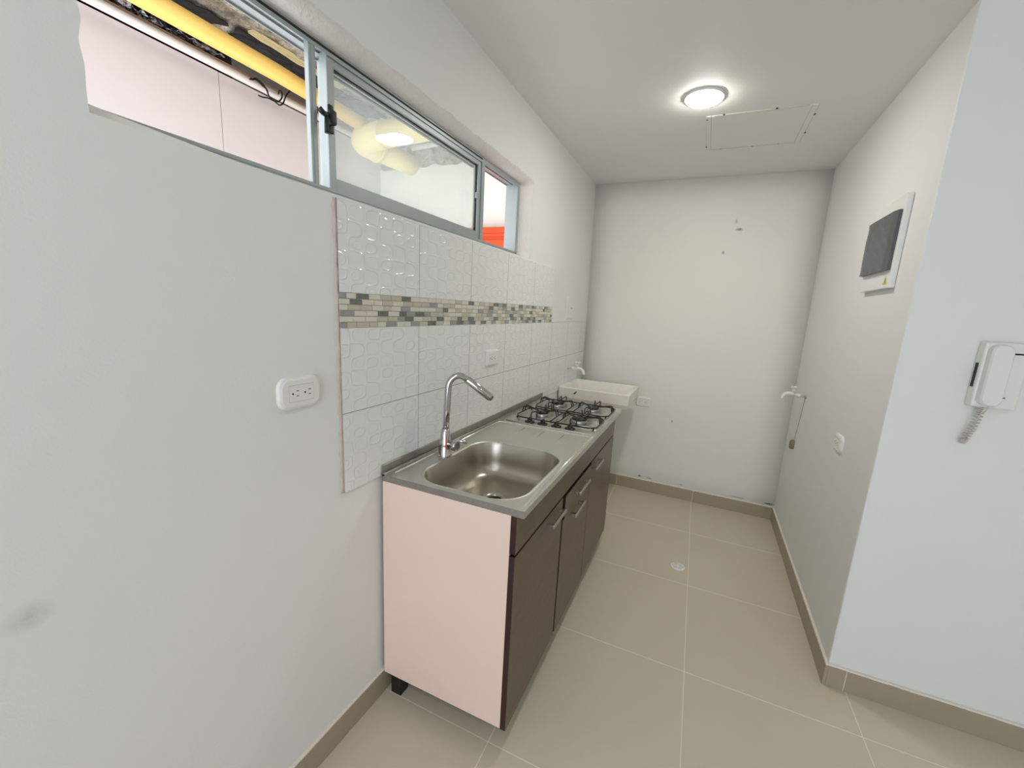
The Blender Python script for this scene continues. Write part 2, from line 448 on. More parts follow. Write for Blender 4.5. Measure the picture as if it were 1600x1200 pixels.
# ------------------------------------------------------------------ window
wf = NB()
FX0, FX1 = -.122, -.052
def ubox(bm, y0, y1, z0, z1, x0=FX0, x1=FX1, bev=.0012): box(bm, x0, x1, y0, y1, z0, z1, bev, 1)
ubox(wf, -.665, 1.128, 2.104, 2.114); ubox(wf, -.665, 1.128, 1.738, 1.752); ubox(wf, -.665, -.650, 1.756, 2.104); ubox(wf, 1.098, 1.128, 1.756, 2.104)
for (x0, x1) in ((-.0545, -.052), (-.0885, -.0855), (-.122, -.1195)):
    ubox(wf, -.650, 1.098, 2.090 if x0 > -.06 else 2.099, 2.104, x0, x1, 0); ubox(wf, -.650, 1.098, 1.752, 1.760, x0, x1, 0)
window = struct('window_1', wf, M['alu'], 'long aluminium sliding window with its left and right bays open')
bm = NB(); ubox(bm, -.175, -.153, 1.752, 2.104, -.070, -.0545); box(bm, -.0545, -.0530, -.167, -.160, 1.756, 2.104); struct('mullion', bm, M['alu'], parent=window)
bm = NB(); ubox(bm, .716, .742, 1.756, 2.104, -.084, -.0525); struct('mullion', bm, M['alu'], parent=window)
bm = NB(); box(bm, -.0575, -.0505, -.650, .716, 2.1005, 2.1062); struct('weather_seal', bm, M['rubber'], parent=window)
def sash(y0, y1, x0, x1, z0, z1, st, rt, rb):
    bm = NB()
    ubox(bm, y0, y0+st, z0, z1, x0, x1); ubox(bm, y1-st*.8, y1, z0, z1, x0, x1); ubox(bm, y0+st, y1-st*.8, z1-rt, z1, x0, x1); ubox(bm, y0+st, y1-st*.8, z0, z0+rb, x0, x1)
    s = struct('sash', bm, M['alu'], parent=window)
    bm = NB(); xm = (x0+x1)/2; g = .0025; a, b, c, d = y0+st, y1-st*.8, z0+rb, z1-rt
    for q in ((a, b, d-g, d), (a, b, c, c+g), (a, a+g, c, d), (b-g, b, c, d)): box(bm, xm-.006, xm+.006, *q)
    struct('gasket', bm, M['rubber'], parent=s)
    bm = NB(); box(bm, xm-.002, xm+.002, a+.001, b-.001, c+.001, d-.001); struct('pane', bm, M['glass'], parent=s)
    return s
front_sash = sash(-.118, .712, -.084, -.056, 1.746, 2.100, .024, .028, .046)
rear_sash = sash(-.095, .775, -.118, -.092, 1.758, 2.100, .026, .022, .03)
bm = NB()   # black crescent latch
box(bm, -.054, -.046, -.123, -.107, 1.90, 1.972, .003); box(bm, -.046, -.030, -.130, -.110, 1.918, 1.955, .005)
tube(bm, wire([(-.042, -.128, 1.94), (-.036, -.150, 1.935), (-.04, -.160, 1.945)]), .007, 8); tube(bm, wire([(-.038, -.138, 1.94), (-.034, -.143, 1.91), (-.034, -.143, 1.890)]), .0055, 8)
struct('latch', bm, M['black_plastic'], parent=window)
bm = NB(); box(bm, -.050, -.040, .655, .669, 1.925, 1.95, .002); struct('catch', bm, M['alu'], parent=window)

# ------------------------------------------------------------------ outside the window: a covered light well
bm = NB()
box(bm, -1.56, -1.50, -.75, .4985, .9, 2.56); box(bm, -1.56, -1.50, .5015, 1.67, .9, 2.56); box(bm, -1.56, -1.53, .49, .51, .9, 2.56)
struct('wall_outside_facing', bm, M['board'], 'pale grey cement-board wall across the light well')
bm = NB()
n = 40; lo, hi = [], []
for k in range(n+1):
    x = -1.56 + 1.43*k/n; z = 2.437 + .006*math.sin(k*1.7) + .008*math.sin(k*.83+1) + (.03*max(0, (k-26))/14)
    lo.append((x, z))
V0 = [bm.verts.new((x, 1.66, .0)) for x, z in lo]; V1 = [bm.verts.new((x, 1.66, z)) for x, z in lo]; V2 = [bm.verts.new((x, 1.70, z)) for x, z in lo]
for k in range(n):
    bm.faces.new((V0[k], V0[k+1], V1[k+1], V1[k])); bm.faces.new((V1[k], V1[k+1], V2[k+1], V2[k]))
struct('wall_outside_end', bm, M['outer_plaster'], 'white plastered end of the light well with a ragged top edge')
bm = NB(); box(bm, -1.9, -.13, 1.672, 1.80, 0, 2.72); struct('wall_outside_brick', bm, M['concrete'], 'bare grey-brown masonry above the ragged plaster')
bm = NB(); nx, ny = 24, 60; G = []
for i in range(nx+1):
    G.append([bm.verts.new((-1.95+1.82*i/nx, -.75+2.55*j/ny, 2.70+rnd.uniform(-.008, .008))) for j in range(ny+1)])
for i in range(nx):
    for j in range(ny): bm.faces.new((G[i][j], G[i][j+1], G[i+1][j+1], G[i+1][j]))
g = bmesh.ops.extrude_face_region(bm, geom=list(bm.faces))
for v in [v for v in g['geom'] if isinstance(v, bmesh.types.BMVert)]: v.co.z = 2.86
struct('ceiling_outside', bm, M['concrete'], 'rough concrete slab over the light well')
bm = NB(); box(bm, -1.60, -1.575, -.75, .62, 2.45, 2.70); struct('wall_outside_gap_shade', bm, M['black_sheet'], 'black panel painted as the darkness in the gap above the cement boards')  # black backing panel; its colour stands in for the gap's unlit depth
bm = NB(); tube(bm, [(-1.487, -.75, 2.585), (-1.487, 1.655, 2.585)], .020, 12); o = obj('conduit_pipe', bm, M['white_pipe'], base=(-1.487, -.4, 2.565)); tag(o, 'white conduit pipe running along the top of the grey boards outside', 'pipe')
bm = NB(); box(bm, -1.545, -1.495, -.75, 1.655, 2.605, 2.622, .003); o = obj('edge_batten', bm, M['copper'], base=(-1.52, -.4, 2.605)); tag(o, 'thin rusty brown batten lying above the white conduit outside', 'batten')
bm = NB(); box(bm, -1.60, -1.575, .62, 1.66, 2.57, 2.70); o = obj('packing_board', bm, M['grey_board'], base=(-1.61, 1.1, 2.57)); tag(o, 'plain grey board filling the gap above the conduit outside', 'board')
# foil and black sheets
def crumple(x0, x1, y0, y1, z, amp, seed, nx=10, ny=22, tilt=0, th=.004, ragged=.0):
    q = random.Random(seed); bm = NB(); G = []
    for i in range(nx+1):
        row = []
        for j in range(ny+1):
            u, v = i/nx, j/ny; e = ragged*(q.random()-.5)*(1 if i in (0, nx) or j in (0, ny) else 0)
            row.append(bm.verts.new((x0+(x1-x0)*u+e, y0+(y1-y0)*v+e*1.5, z+tilt*(u-.5)+amp*(q.random()-.5))))
        G.append(row)
    for i in range(nx):
        for j in range(ny): bm.faces.new((G[i][j], G[i+1][j], G[i+1][j+1], G[i][j+1]))
    g = bmesh.ops.extrude_face_region(bm, geom=list(bm.faces))
    for v in [v for v in g['geom'] if isinstance(v, bmesh.types.BMVert)]: v.co.z += th
    return bm
bm = crumple(-1.568, -1.515, .02, .55, 2.655, .035, 3, 4, 26); o = obj('foil_strip', bm, M['foil'], base=(-1.565, .3, 2.63)); tag(o, 'crumpled silver foil tucked in the dark gap above the conduit', 'foil')
bm = crumple(-1.52, -1.27, -.6, .42, 2.688, .012, 5, 8, 26, ragged=.03); o = obj('black_sheet', bm, M['black_sheet'], base=(-1.41, -.1, 2.68)); tag(o, 'torn black plastic sheet stuck under the slab left of the yellow pipe bracket', 'plastic sheet', 'black sheets under the slab')
bm = crumple(-1.40, -1.247, .47, 1.10, 2.688, .012, 6, 5, 20, ragged=.02); o = obj('black_sheet', bm, M['black_sheet'], base=(-1.37, .8, 2.67)); tag(o, 'long black plastic strip under the slab beside the cream foam strip', 'plastic sheet', 'black sheets under the slab')
bm = crumple(-1.40, -1.24, 1.12, 1.42, 2.688, .012, 9, 6, 12, ragged=.05); o = obj('black_sheet', bm, M['black_sheet'], base=(-1.32, 1.27, 2.675)); tag(o, 'small torn black patch under the slab seen through the glazed sash', 'plastic sheet', 'black sheets under the slab')
bm = crumple(-1.245, -1.205, .50, 1.04, 2.686, .004, 8, 3, 16, th=.012, ragged=.008); o = obj('foam_strip', bm, M['foam'], base=(-1.29, .77, 2.68)); tag(o, 'cream foam strip stuck to the underside of the concrete slab', 'foam strip')
# yellow pipes
bm = NB(); tube(bm, [(-1.2, -.75, 2.560), (-1.2, .6, 2.560), (-1.2, 1.20, 2.54)], .041, 16); o = obj('yellow_pipe', bm, M['yellow_pipe'], base=(-1.2, -.6, 2.52)); tag(o, 'slim yellow pipe running lengthwise under the concrete slab outside', 'pipe')
t = thing('drain_pipe', (-1.2, 1.3, 2.42), 'thick pale yellow drain pipe with an elbow, seen through the glazed sash', 'pipe')
bm = NB(); tube(bm, wire([(-.2, 1.26, 2.535), (-1.16, 1.20, 2.475)], .09, 8), .076, 20); obj('branch', bm, M['thick_pipe'], t)
bm = NB(); tube(bm, wire([(-1.05, 1.205, 2.48), (-1.25, 1.20, 2.462), (-1.235, 1.36, 2.455)], .10, 10), .080, 20); tube(bm, [(-1.236, 1.32, 2.456), (-1.234, 1.345, 2.456)], .084, 20); obj('elbow', bm, M['thick_pipe'], t)
bm = NB(); tube(bm, [(-1.235, 1.35, 2.455), (-1.2, 1.67, 2.45)], .070, 20); obj('outlet_leg', bm, M['thick_pipe'], t)
bm = NB(); tube(bm, [(-1.15, 1.60, 2.545), (-.15, 1.60, 2.60)], .018, 12); o = obj('conduit_pipe', bm, M['white_pipe'], base=(-.65, 1.60, 2.55)); tag(o, 'short white conduit crossing near the end of the light well', 'pipe')
# twisted black wires on the conduit
bm = NB()
for pts in ([(-1.44, 0.628, 2.585), (-1.44, 0.64, 2.579), (-1.44, 0.654, 2.597), (-1.44, 0.685, 2.592), (-1.44, 0.715, 2.571), (-1.44, 0.727, 2.54), (-1.44, 0.745, 2.53), (-1.44, 0.784, 2.532), (-1.44, 0.81, 2.568), (-1.44, 0.807, 2.6), (-1.44, 0.792, 2.597), (-1.44, 0.786, 2.574)],
            [(-1.44, 0.667, 2.517), (-1.44, 0.689, 2.517), (-1.44, 0.717, 2.528), (-1.44, 0.764, 2.528), (-1.44, 0.787, 2.517), (-1.44, 0.813, 2.536), (-1.44, 0.831, 2.585), (-1.44, 0.881, 2.653), (-1.44, 0.851, 2.665), (-1.44, 0.85, 2.685), (-1.44, 0.878, 2.702)],
            [(-1.44, 0.623, 2.575), (-1.44, 0.658, 2.592), (-1.44, 0.697, 2.574), (-1.44, 0.72, 2.569), (-1.44, 0.723, 2.546)]):
    tube(bm, wire(pts, .02, 3), .0042, 6)
o = obj('loose_wire', bm, M['black_wire'], base=(-1.44, .85, 2.55)); tag(o, 'tangle of thin black wire dangling over the white conduit outside', 'wire')
# orange door head at the end of the light well
t = thing('orange_door', (-.40, 1.64, 0), 'orange steel door head at the end of the light well', 'door')
bm = NB(); box(bm, -.66, -.16, 1.60, 1.66, 1.955, 1.992, .003); box(bm, -.66, -.16, 1.615, 1.66, 1.935, 1.955, .002); obj('door_frame', bm, M['orange'], t)
bm = NB(); box(bm, -.64, -.16, 1.635, 1.655, .05, 1.935); obj('door_leaf', bm, M['orange'], t)
bm = NB(); box(bm, -.64, -.16, 1.628, 1.656, 1.80, 1.915, .003); obj('rail', bm, M['orange'], t)

# ------------------------------------------------------------------ tiled backsplash
T0, TE, T3 = -.1564, 1.5967, 2.470
tb = thing('tile_backsplash', (0, .8, .8734), 'white embossed tile backsplash with a mosaic strip behind the counter', 'backsplash')
bm = NB(); box(bm, .0002, .008, T0, T3, .8734, 1.3766, .0012, 1)
for f in bm.faces:
    if f.calc_center_median().y < T0+.0005: f.material_index = 1
obj('lower_tiles', bm, [M['tile'], M['tile_edge']], tb)
bm = NB(); box(bm, .0002, .008, T0, TE, 1.4771, 1.7242, .0012, 1); obj('upper_tiles', bm, [M['tile'], M['tile_edge']], tb)
bm = NB(); box(bm, 0, .006, T0+.001, TE, 1.3766, 1.4771, mi=0)
hh = .1005/6
for r in range(6):
    y = T0 + .002 - rnd.choice((0, .012, .024)); last = -1
    while y < TE-.004:
        w = rnd.choice((.048, .048, .036, .052)); w = min(w, TE-.001-y)
        k = rnd.choices((1, 2, 3, 4, 5), (.34, .19, .23, .11, .13))[0]
        if k == last and k in (3, 4, 5): k = 1
        last = k; y0 = max(y, T0+.001)
        if y+w-.0012-y0 > .003:
            zz = 1.3766+r*hh; box(bm, .003, .0088 if k != 3 else .0078, y0, y+w-.0014, zz+.0009, zz+hh-.0009, .0005, 1, mi=k)
        y += w
obj('mosaic_strip', bm, [M['grout'], M['mos0'], M['mos1'], M['mos2'], M['mos3'], M['mos4']], tb)
bm = NB()   # uneven mortar ridge along the free edge
pts = [(.0015, T0-.002+.0015*math.sin(k*1.9), .875+k*.0212) for k in range(41)]
tube(bm, pts, [.0050+.0010*math.sin(k*2.3) for k in range(41)], 8); obj('mortar_edge', bm, M['tile_edge'], tb)
bm = NB(); box(bm, 0, .0085, TE, T3, 1.3766, 1.383, .001, 1); obj('top_bead', bm, M['plaster'], tb)

# ------------------------------------------------------------------ cabinet
CT, CB = .857, .0914
CX = .500
cab = thing('base_cabinet', (.26, .72, 0), 'low kitchen cabinet with dark walnut fronts and a pale pink side panel', 'cabinet')
bm = NB(); box(bm, .014, CX, 0, .016, CB, CT, .0006, 1); o = obj('side_panel', bm, M['pink_panel'], cab); o['label'] = 'pale pink melamine side panel'
bm = NB(); box(bm, .014, CX, 1.428, 1.444, CB, CT, .0006, 1); obj('side_panel', bm, M['pink_panel'], cab)
bm = NB(); box(bm, .014, CX, .016, 1.428, CB, CB+.016); obj('bottom_board', bm, M['dark_inside'], cab)
bm = NB(); box(bm, .014, .018, .016, 1.428, CB+.016, CT); obj('back_board', bm, M['dark_inside'], cab)
for y in (.468, .892):
    bm = NB(); box(bm, .018, CX-.004, y, y+.016, CB+.016, .72); obj('divider', bm, M['dark_inside'], cab)
FR = .5205
def front(name, y0, y1, z0, z1, dx=0, parent=cab):
    bm = NB(); box(bm, CX+dx, FR+dx, y0, y1, z0, z1, .0012, 1)
    for f in bm.faces:
        n = f.normal; f.normal_update()
        if abs(f.normal.x) < .5: f.material_index = 1
    return obj(name, bm, [M['wood'], M['wood_edge']], parent)
front('fascia', 0, 1.444, .732, CT)
d1 = front('door', 0, .462, CB-.002, .724)
dr = front('drawer', .478, .896, .622, .722, .006)
d2 = front('door', .478, .896, CB-.002, .614)
d3 = front('door', .902, 1.444, CB-.002, .724)
def handle(y0, y1, z, parent, dx=0):
    bm = NB(); xf = FR+dx
    box(bm, xf, xf+.024, y0, y0+.012, z-.006, z+.006, .001, 1); box(bm, xf, xf+.024, y1-.012, y1, z-.006, z+.006, .001, 1)
    box(bm, xf+.018, xf+.028, y0-.006, y1+.006, z-.008, z+.008, .0025, 2)
    obj('handle', bm, M['chrome_dull'], parent)
handle(.285, .425, .690, d1); handle(.610, .770, .688, dr, .006); handle(.590, .730, .592, d2); handle(.925, 1.065, .690, d3)
for (x, y) in ((.035, .012), (.035, 1.38), (.40, .45), (.40, 1.38)):
    bm = NB(); box(bm, x, x+.045, y, y+.045, 0, CB, .002, 1); obj('foot', bm, M['black_plastic'], cab)

# ------------------------------------------------------------------ steel worktop with basin
ZC = .880; DX, LY = .5422, 1.506
top = thing('steel_worktop', (.27, .75, CT), 'long stainless steel sink worktop with drainboard over the cabinet', 'worktop')
BX0, BX1, BY0, BY1, BR = .112, .500, .030, .520, .105
bm = NB()
N = 10
B = rrect(BX0-.012, BX1+.012, BY0-.012, BY1+.012, BR+.012, N)   # starts at x1 side, low y corner
def outer(p, x0, x1, y0, y1):
    cx, cy = (x0+x1)/2, (y0+y1)/2; dx, dy = p[0]-cx, p[1]-cy
    s = min(((x1-cx)/abs(dx)) if abs(dx) > 1e-9 else 9, ((y1-cy)/abs(dy)) if abs(dy) > 1e-9 else 9)
    return (cx+dx*s, cy+dy*s)
RX0, RX1, RY0, RY1 = .046, .528, .022, .532
O = []
for ci, (kx, ky) in enumerate(((RX1, RY0), (RX1, RY1), (RX0, RY1), (RX0, RY0))):
    ax_, ay_ = (BX1-BR if kx == RX1 else BX0+BR), (BY0+BR if ky == RY0 else BY1-BR)
    for k in range(N+1):
        t_ = k/(N/2); first = t_ <= 1; q_ = t_ if first else 2-t_
        if (ci % 2 == 0) == first: O.append((ax_+(kx-ax_)*q_, ky))
        else: O.append((kx, ay_+(ky-ay_)*q_))
B0 = rrect(BX0, BX1, BY0, BY1, BR, N)
zt = ZC
loops(bm, [[(x, y, zt) for x, y in O], [(x, y, zt) for x, y in B], [(x, y, zt+.0015) for x, y in rrect(BX0-.006, BX1+.006, BY0-.006, BY1+.006, BR+.006, N)], [(x, y, zt-.002) for x, y in B0]], smooth=False)
def quad(x0, x1, y0, y1, z=zt, z2=None):
    z2 = z if z2 is None else z2
    bm.faces.new([bm.verts.new(p) for p in ((x0, y0, z), (x1, y0, z2), (x1, y1, z2), (x0, y1, z))])
quad(RX0, RX1, RY1, LY-.018); quad(RX0, RX1, LY-.018, LY); quad(.012, RX0, 0, LY); quad(RX1, DX, 0, LY); quad(RX0, RX1, 0, RY0)
# folded skirts
def fold(P, z0=zt, z1=.8568):
    for a, b in zip(P, P[1:]): bm.faces.new([bm.verts.new(q) for q in ((*a, z0), (*b, z0), (*b, z1), (*a, z1))])
fold([(.012, 0), (DX, 0), (DX, LY), (.012, LY)])
fold([(.030, .012), (DX-.012, .012), (DX-.012, LY-.012), (.030, LY-.012)], .8568, .874)
for p in (((.012, 0), (DX, 0), (DX-.012, .012), (.03, .012)), ((DX, 0), (DX, LY), (DX-.012, LY-.012), (DX-.012, .012)), ((DX, LY), (.012, LY), (.03, LY-.012), (DX-.012, LY-.012))):
    bm.faces.new([bm.verts.new((*q, .8568)) for q in p])
bmesh.ops.remove_doubles(bm, verts=bm.verts, dist=2e-4)
for f in bm.faces:
    f.normal_update(); c = f.calc_center_median()
    if c.z < .872 and c.y < .03: f.material_index = 1
obj('top_sheet', bm, [M['steel'], M['edge_steel']], top)
bm = NB()   # raised bead around the wet area
bead = wire([(.528, .03, ZC), (.528, .806, ZC), (.505, .819, ZC+.0008), (.052, .819, ZC+.0008), (.040, .806, ZC), (.040, .03, ZC)], .02, 5)
tube(bm, [p+Vector((0, 0, -.0008)) for p in bead], .0042, 8)
tube(bm, wire([(.530, .822, ZC-.001), (.528, .850, ZC-.001), (.490, .858, ZC), (.06, .858, ZC)], .02, 5), .0046, 8)
for x in (.20, .305, .405): tube(bm, [(x, .585, ZC-.0012), (x, .785, ZC-.0012)], [.0010, .0024], 6)
obj('pressed_bead', bm, M['bead'], top)
bm = NB(); box(bm, .009, .013, 0, LY, ZC-.004, .9118, .0006, 1); box(bm, .012, .016, 0, LY, .908, .9118, .001, 1)
tube(bm, [(.017, 0, ZC-.001), (.017, LY, ZC-.001)], .006, 8); obj('rear_upstand', bm, M['edge_steel'], top)
bm = NB()   # basin
L = [[(x, y, zt-.002) for x, y in B0]]
for (ins, z, rr) in ((.004, .868, BR), (.010, .80, BR-.005), (.016, .768, BR-.010), (.026, .750, BR-.018), (.042, .740, BR-.03), (.065, .7365, BR-.045)):
    L.append([(x, y, z) for x, y in rrect(BX0+ins, BX1-ins, BY0+ins, BY1-ins, rr, N)])
DCX, DCY = .290, .300
def drain_loop(r, z, base):
    return [(DCX+r*math.cos(math.atan2(y-DCY, x-DCX)), DCY+r*math.sin(math.atan2(y-DCY, x-DCX)), z) for x, y, _ in base]
L.append([((p[0]+q[0])/2, (p[1]+q[1])/2, .735) for p, q in zip(L[-1], drain_loop(.05, .735, L[-1]))])
L.append(drain_loop(.046, .7335, L[-1])); L.append(drain_loop(.040, .732, L[-1]))
loops(bm, L, smooth=True); obj('basin', bm, M['basin'], top)
bm = NB(); lathe(bm, [(.046, .7345), (.044, .7372), (.038, .7372), (.031, .733), (.029, .728)], (DCX, DCY, 0), seg=36); tube(bm, [(DCX-.012, DCY-.03, .7375), (DCX-.008, DCY-.038, .7375)], .002, 6)
dn = obj('drain_ring', bm, M['chrome_dull'], top)
bm = NB(); lathe(bm, [(.0295, .729), (.027, .7275), (.0, .727)], (DCX, DCY, 0), seg=30); obj('strainer', bm, M['slot'], dn)

# ------------------------------------------------------------------ mixer tap on the worktop
fx, fy = .088, .262
fa = thing('kitchen_faucet', (fx, fy, ZC), 'tall chrome mixer tap with angled spout behind the steel basin', 'faucet')
bm = NB(); lathe(bm, [(.027, 0), (.0275, .004), (.0255, .008), (.0245, .045), (.022, .06), (.0175, .095), (.0155, .108), (.013, .110), (0, .110)], (fx, fy, ZC), seg=32); obj('body', bm, M['chrome'], fa)
# spout heads out over the basin
d = Vector((.82, .57, 0)).normalized()
P0 = Vector((fx, fy, ZC+.10)); st = Vector((fx+.004, fy+.006, 1.150))
c = st + d*.040
arcp = [c + d*(-.040*math.cos(R(a))) + Vector((0, 0, .046*math.sin(R(a)))) for a in range(0, 126, 9)]
end = arcp[-1]; tip_dir = (d*.80 + Vector((0, 0, -.60))).normalized()
bm = NB(); tube(bm, [P0, P0.lerp(st, .5), st] + arcp[1:] + [end+tip_dir*.02], .0125, 18); obj('riser', bm, M['chrome'], fa)
bm = NB(); a0 = end+tip_dir*.012; a1 = a0+tip_dir*.118; tube(bm, [a0, a0+tip_dir*.004, a1-tip_dir*.004, a1], [.0125, .0150, .0160, .0150], 20); ns = obj('nozzle', bm, M['chrome'], fa)
bm = NB(); tube(bm, [a1-tip_dir*.002, a1+tip_dir*.007], .0115, 18); o = obj('aerator', bm, M['led'], ns); o['label'] = 'dull red-brown aerator'
bm = NB(); hv = Vector((.78, -.1, 0)).normalized(); hc = Vector((fx, fy, ZC+.050))
tube(bm, [hc+hv*.015, hc+hv*.035, hc+hv*.040, hc+hv*.056, hc+hv*.060], [.0135, .0135, .0195, .0205, .016], 20)
k0 = hc+hv*.048; tube(bm, wire([k0+Vector((0, 0, .015)), k0+Vector((.012, .004, .022)), k0+Vector((.046, .012, .018))], .01), [.006]*6+[.007], 10); obj('lever', bm, M['chrome'], fa)
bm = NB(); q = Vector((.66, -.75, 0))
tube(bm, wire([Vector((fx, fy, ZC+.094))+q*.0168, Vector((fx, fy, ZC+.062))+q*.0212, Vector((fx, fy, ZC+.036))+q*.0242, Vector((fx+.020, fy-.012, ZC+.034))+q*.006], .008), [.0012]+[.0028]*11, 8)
o = obj('orange_strip', bm, M['orange'], fa); o['label'] = 'narrow orange strip'  # narrow orange strip down the tap body towards the lever

# ------------------------------------------------------------------ gas hob
hob = thing('gas_hob', (.29, 1.15, ZC), 'four-burner gas hob with black wire grates set in the steel worktop', 'hob')
bm = NB(); r0 = rrect(.055, .528, .930, 1.470, .03, 6)
loops(bm, [[(x, y, ZC+.0002) for x, y in r0], [(x, y, ZC+.003) for x, y in rrect(.058, .525, .933, 1.467, .028, 6)]], close_last=True); obj('hob_plate', bm, M['steel'], hob)
burn = [(.190, 1.045, .036), (.405, 1.035, .042), (.185, 1.320, .042), (.405, 1.325, .036)]
for (x, y, r) in burn:
    bm = NB(); lathe(bm, [(r+.040, .0028), (r+.034, .0065), (r+.022, .006), (r+.010, .003), (r+.002, .004)], (x, y, ZC), seg=36)
    lathe(bm, [(r, .003), (r, .018), (r-.006, .021), (0, .021)], (x, y, ZC), seg=36); bn = obj('burner', bm, M['chrome_dull'], hob)
    bm = NB(); lathe(bm, [(r-.010, .0212), (r-.001, .0215), (r, .025), (r-.004, .029), (0, .0295)], (x, y, ZC), seg=32); obj('burner_cap', bm, M['black_plastic'], bn)
for x in (.180, .252, .326, .398):
    bm = NB(); lathe(bm, [(.026, .0005), (.0255, .006), (.015, .008), (0, .008)], (x, .893, ZC), seg=24); lathe(bm, [(.0135, .006), (.0125, .022), (0, .0225)], (x, .893, ZC), seg=20)
    box(bm, x-.003, x+.003, .876, .910, ZC+.018, ZC+.0285, .002, 1); kb = obj('knob', bm, M['black_plastic'], hob)
def grate(y0, y1, bs):
    bm = NB(); x0, x1 = .078, .520; z = ZC+.013; r = .0036; xm = (x0+x1)/2
    ring = wire([(xm, y0, z), (x1-.03, y0, z), (x1, y0+.03, z), (x1, y1-.03, z), (x1-.03, y1, z), (x0+.03, y1, z), (x0, y1-.04, z), (x0, y0+.04, z), (x0+.03, y0, z), (xm, y0, z)], .012, 3)
    tube(bm, ring, r, 8)
    for (cx, cy) in ((x0+.012, y0+.014), (x1-.012, y0+.014), (x1-.012, y1-.014), (x0+.012, y1-.014)):
        tube(bm, [(cx, cy, ZC+.003), (cx, cy, z)], r*1.2, 8)
    for dxx in (-.020, .020): tube(bm, [(xm+dxx, y0, z), (xm+dxx, y1, z)], r*.9, 8)
    for (bx, by) in bs:
        left = bx < xm
        for (ux, uy) in ((1, 0), (-1, 0), (0, 1), (0, -1)):
            if ux: ex = (xm-.020 if ux > 0 else x0) if left else (x1 if ux > 0 else xm+.020); ey = by
            else: ex = bx; ey = y1 if uy > 0 else y0
            s = Vector((-uy, ux, 0))*.016; e = Vector((ex, ey, z)); zt_ = Vector((0, 0, .034))
            hi = e - Vector((ux, uy, 0))*.006 + zt_; tipv = Vector((bx+ux*.026, by+uy*.026, z+.020)); 
            tube(bm, wire([e+s, hi+s, tipv+s*.15, tipv-s*.15, hi-s, e-s], .012, 4), r*.92, 8)
    return obj('grate', bm, M['black_wire'], hob)
grate(.920, 1.150, [(.190, 1.045), (.405, 1.035)]); grate(1.190, 1.440, [(.185, 1.320), (.405, 1.325)])

# ------------------------------------------------------------------ laundry basin in the corner
ls = thing('laundry_sink', (.27, 2.05, .66), 'small white cast laundry basin fixed in the corner beyond the hob', 'sink')
X0, X1, Y0, Y1, ZT, ZB = .008, .533, 1.835, 2.285, .905, .80
def lr(ins, z, x0=X0, x1=X1, y0=Y0, y1=Y1, r=.014): return [(x, y, z) for x, y in rrect(x0+ins*.0, x1-ins, y0+ins, y1-ins, r, 4)]
bm = NB()
loops(bm, [lr(.16, .775, r=.03), lr(.05, .788, r=.02), lr(.016, ZB, r=.02), lr(.004, .83), lr(.002, ZT-.02), lr(0, ZT-.004), lr(.003, ZT),
           [(x, y, ZT) for x, y in rrect(X0+.022, X1-.026, Y0+.024, Y1-.024, .014, 4)], [(x, y, ZT-.006) for x, y in rrect(X0+.026, X1-.030, Y0+.028, Y1-.028, .014, 4)],
           [(x, y, ZT-.08) for x, y in rrect(X0+.05, X1-.05, Y0+.05, Y1-.05, .03, 4)], [(x, y, ZT-.095) for x, y in rrect(X0+.09, X1-.09, Y0+.09, Y1-.09, .03, 4)]], True, True, smooth=False)
obj('basin', bm, M['laundry'], ls)
bm = NB(); tube(bm, wire([(.13, Y0-.0015, .868), (.137, Y0-.0015, .866), (.145, Y0-.0015, .878), (.153, Y0-.0015, .880)], .003), [.002]+[.0035]*11+[.002], 6); obj('chip', bm, M['slot'], ls)
for y in (1.93, 2.16):   # angle brackets from the tiled wall carry the basin
    bm = NB(); box(bm, .008, .014, y, y+.03, .60, .775); box(bm, .008, .36, y, y+.03, .7690, .7755); tube(bm, [(.012, y+.015, .62), (.34, y+.015, .769)], .006, 8); obj('bracket', bm, M['chrome_dull'], ls)

# ------------------------------------------------------------------ white plastic bib taps
def bib_tap(base, sx, label, turn=0, tilt=0):
    x, y, z = base
    t = thing('wall_tap', base, label, 'tap', 'white plastic wall taps')
    bm = NB()
    lathe(bm, [(.0135, 0), (.0135, .006), (.009, .008)], base, 'x' if sx > 0 else '-x', 16)
    o = obj('flange', bm, M['chrome_dull'], t)
    bm = NB(); D = Vector((sx, turn, tilt)).normalized(); b = Vector(base)
    tube(bm, [b+D*.004, b+D*.030, b+D*.031, b+D*.048, b+D*.049, b+D*.062], [.0085, .0085, .0125, .0125, .010, .011], 16)
    c0 = b+D*.062; sp = [c0, c0+D*.025+Vector((0, 0, .004)), c0+D*.048+Vector((0, 0, .0)), c0+D*.062+Vector((0, 0, -.016)), c0+D*.066+Vector((0, 0, -.038))]
    tube(bm, wire(sp, .014, 4), .0105, 16); tube(bm, [sp[-1]+Vector((0, 0, .008)), sp[-1]+Vector((0, 0, -.002))], .0118, 16); obj('spout', bm, M['pvc'], t)
    bm = NB(); h = c0+D*.010; tube(bm, [h, h+Vector((0, 0, .020)), h+Vector((0, 0, .022)), h+Vector((0, 0, .032)), h+Vector((0, 0, .034)), h+Vector((0, 0, .046))], [.009, .009, .012, .012, .006, .005], 14)
    q = h+Vector((0, 0, .048)); A = Vector((.72, .70, 0)); A2 = Vector((-.70, .72, 0))
    tube(bm, [q-A*.026, q-A*.018, q, q+A*.018, q+A*.026], [.005, .0068, .005, .0068, .005], 10); tube(bm, [q-A2*.018, q, q+A2*.018], [.006, .005, .006], 10)
    obj('tap_handle', bm, M['pvc'], t); return t
bib_tap((.0085, 2.045, 1.022), 1, 'white plastic tap on the tiles above the laundry basin')
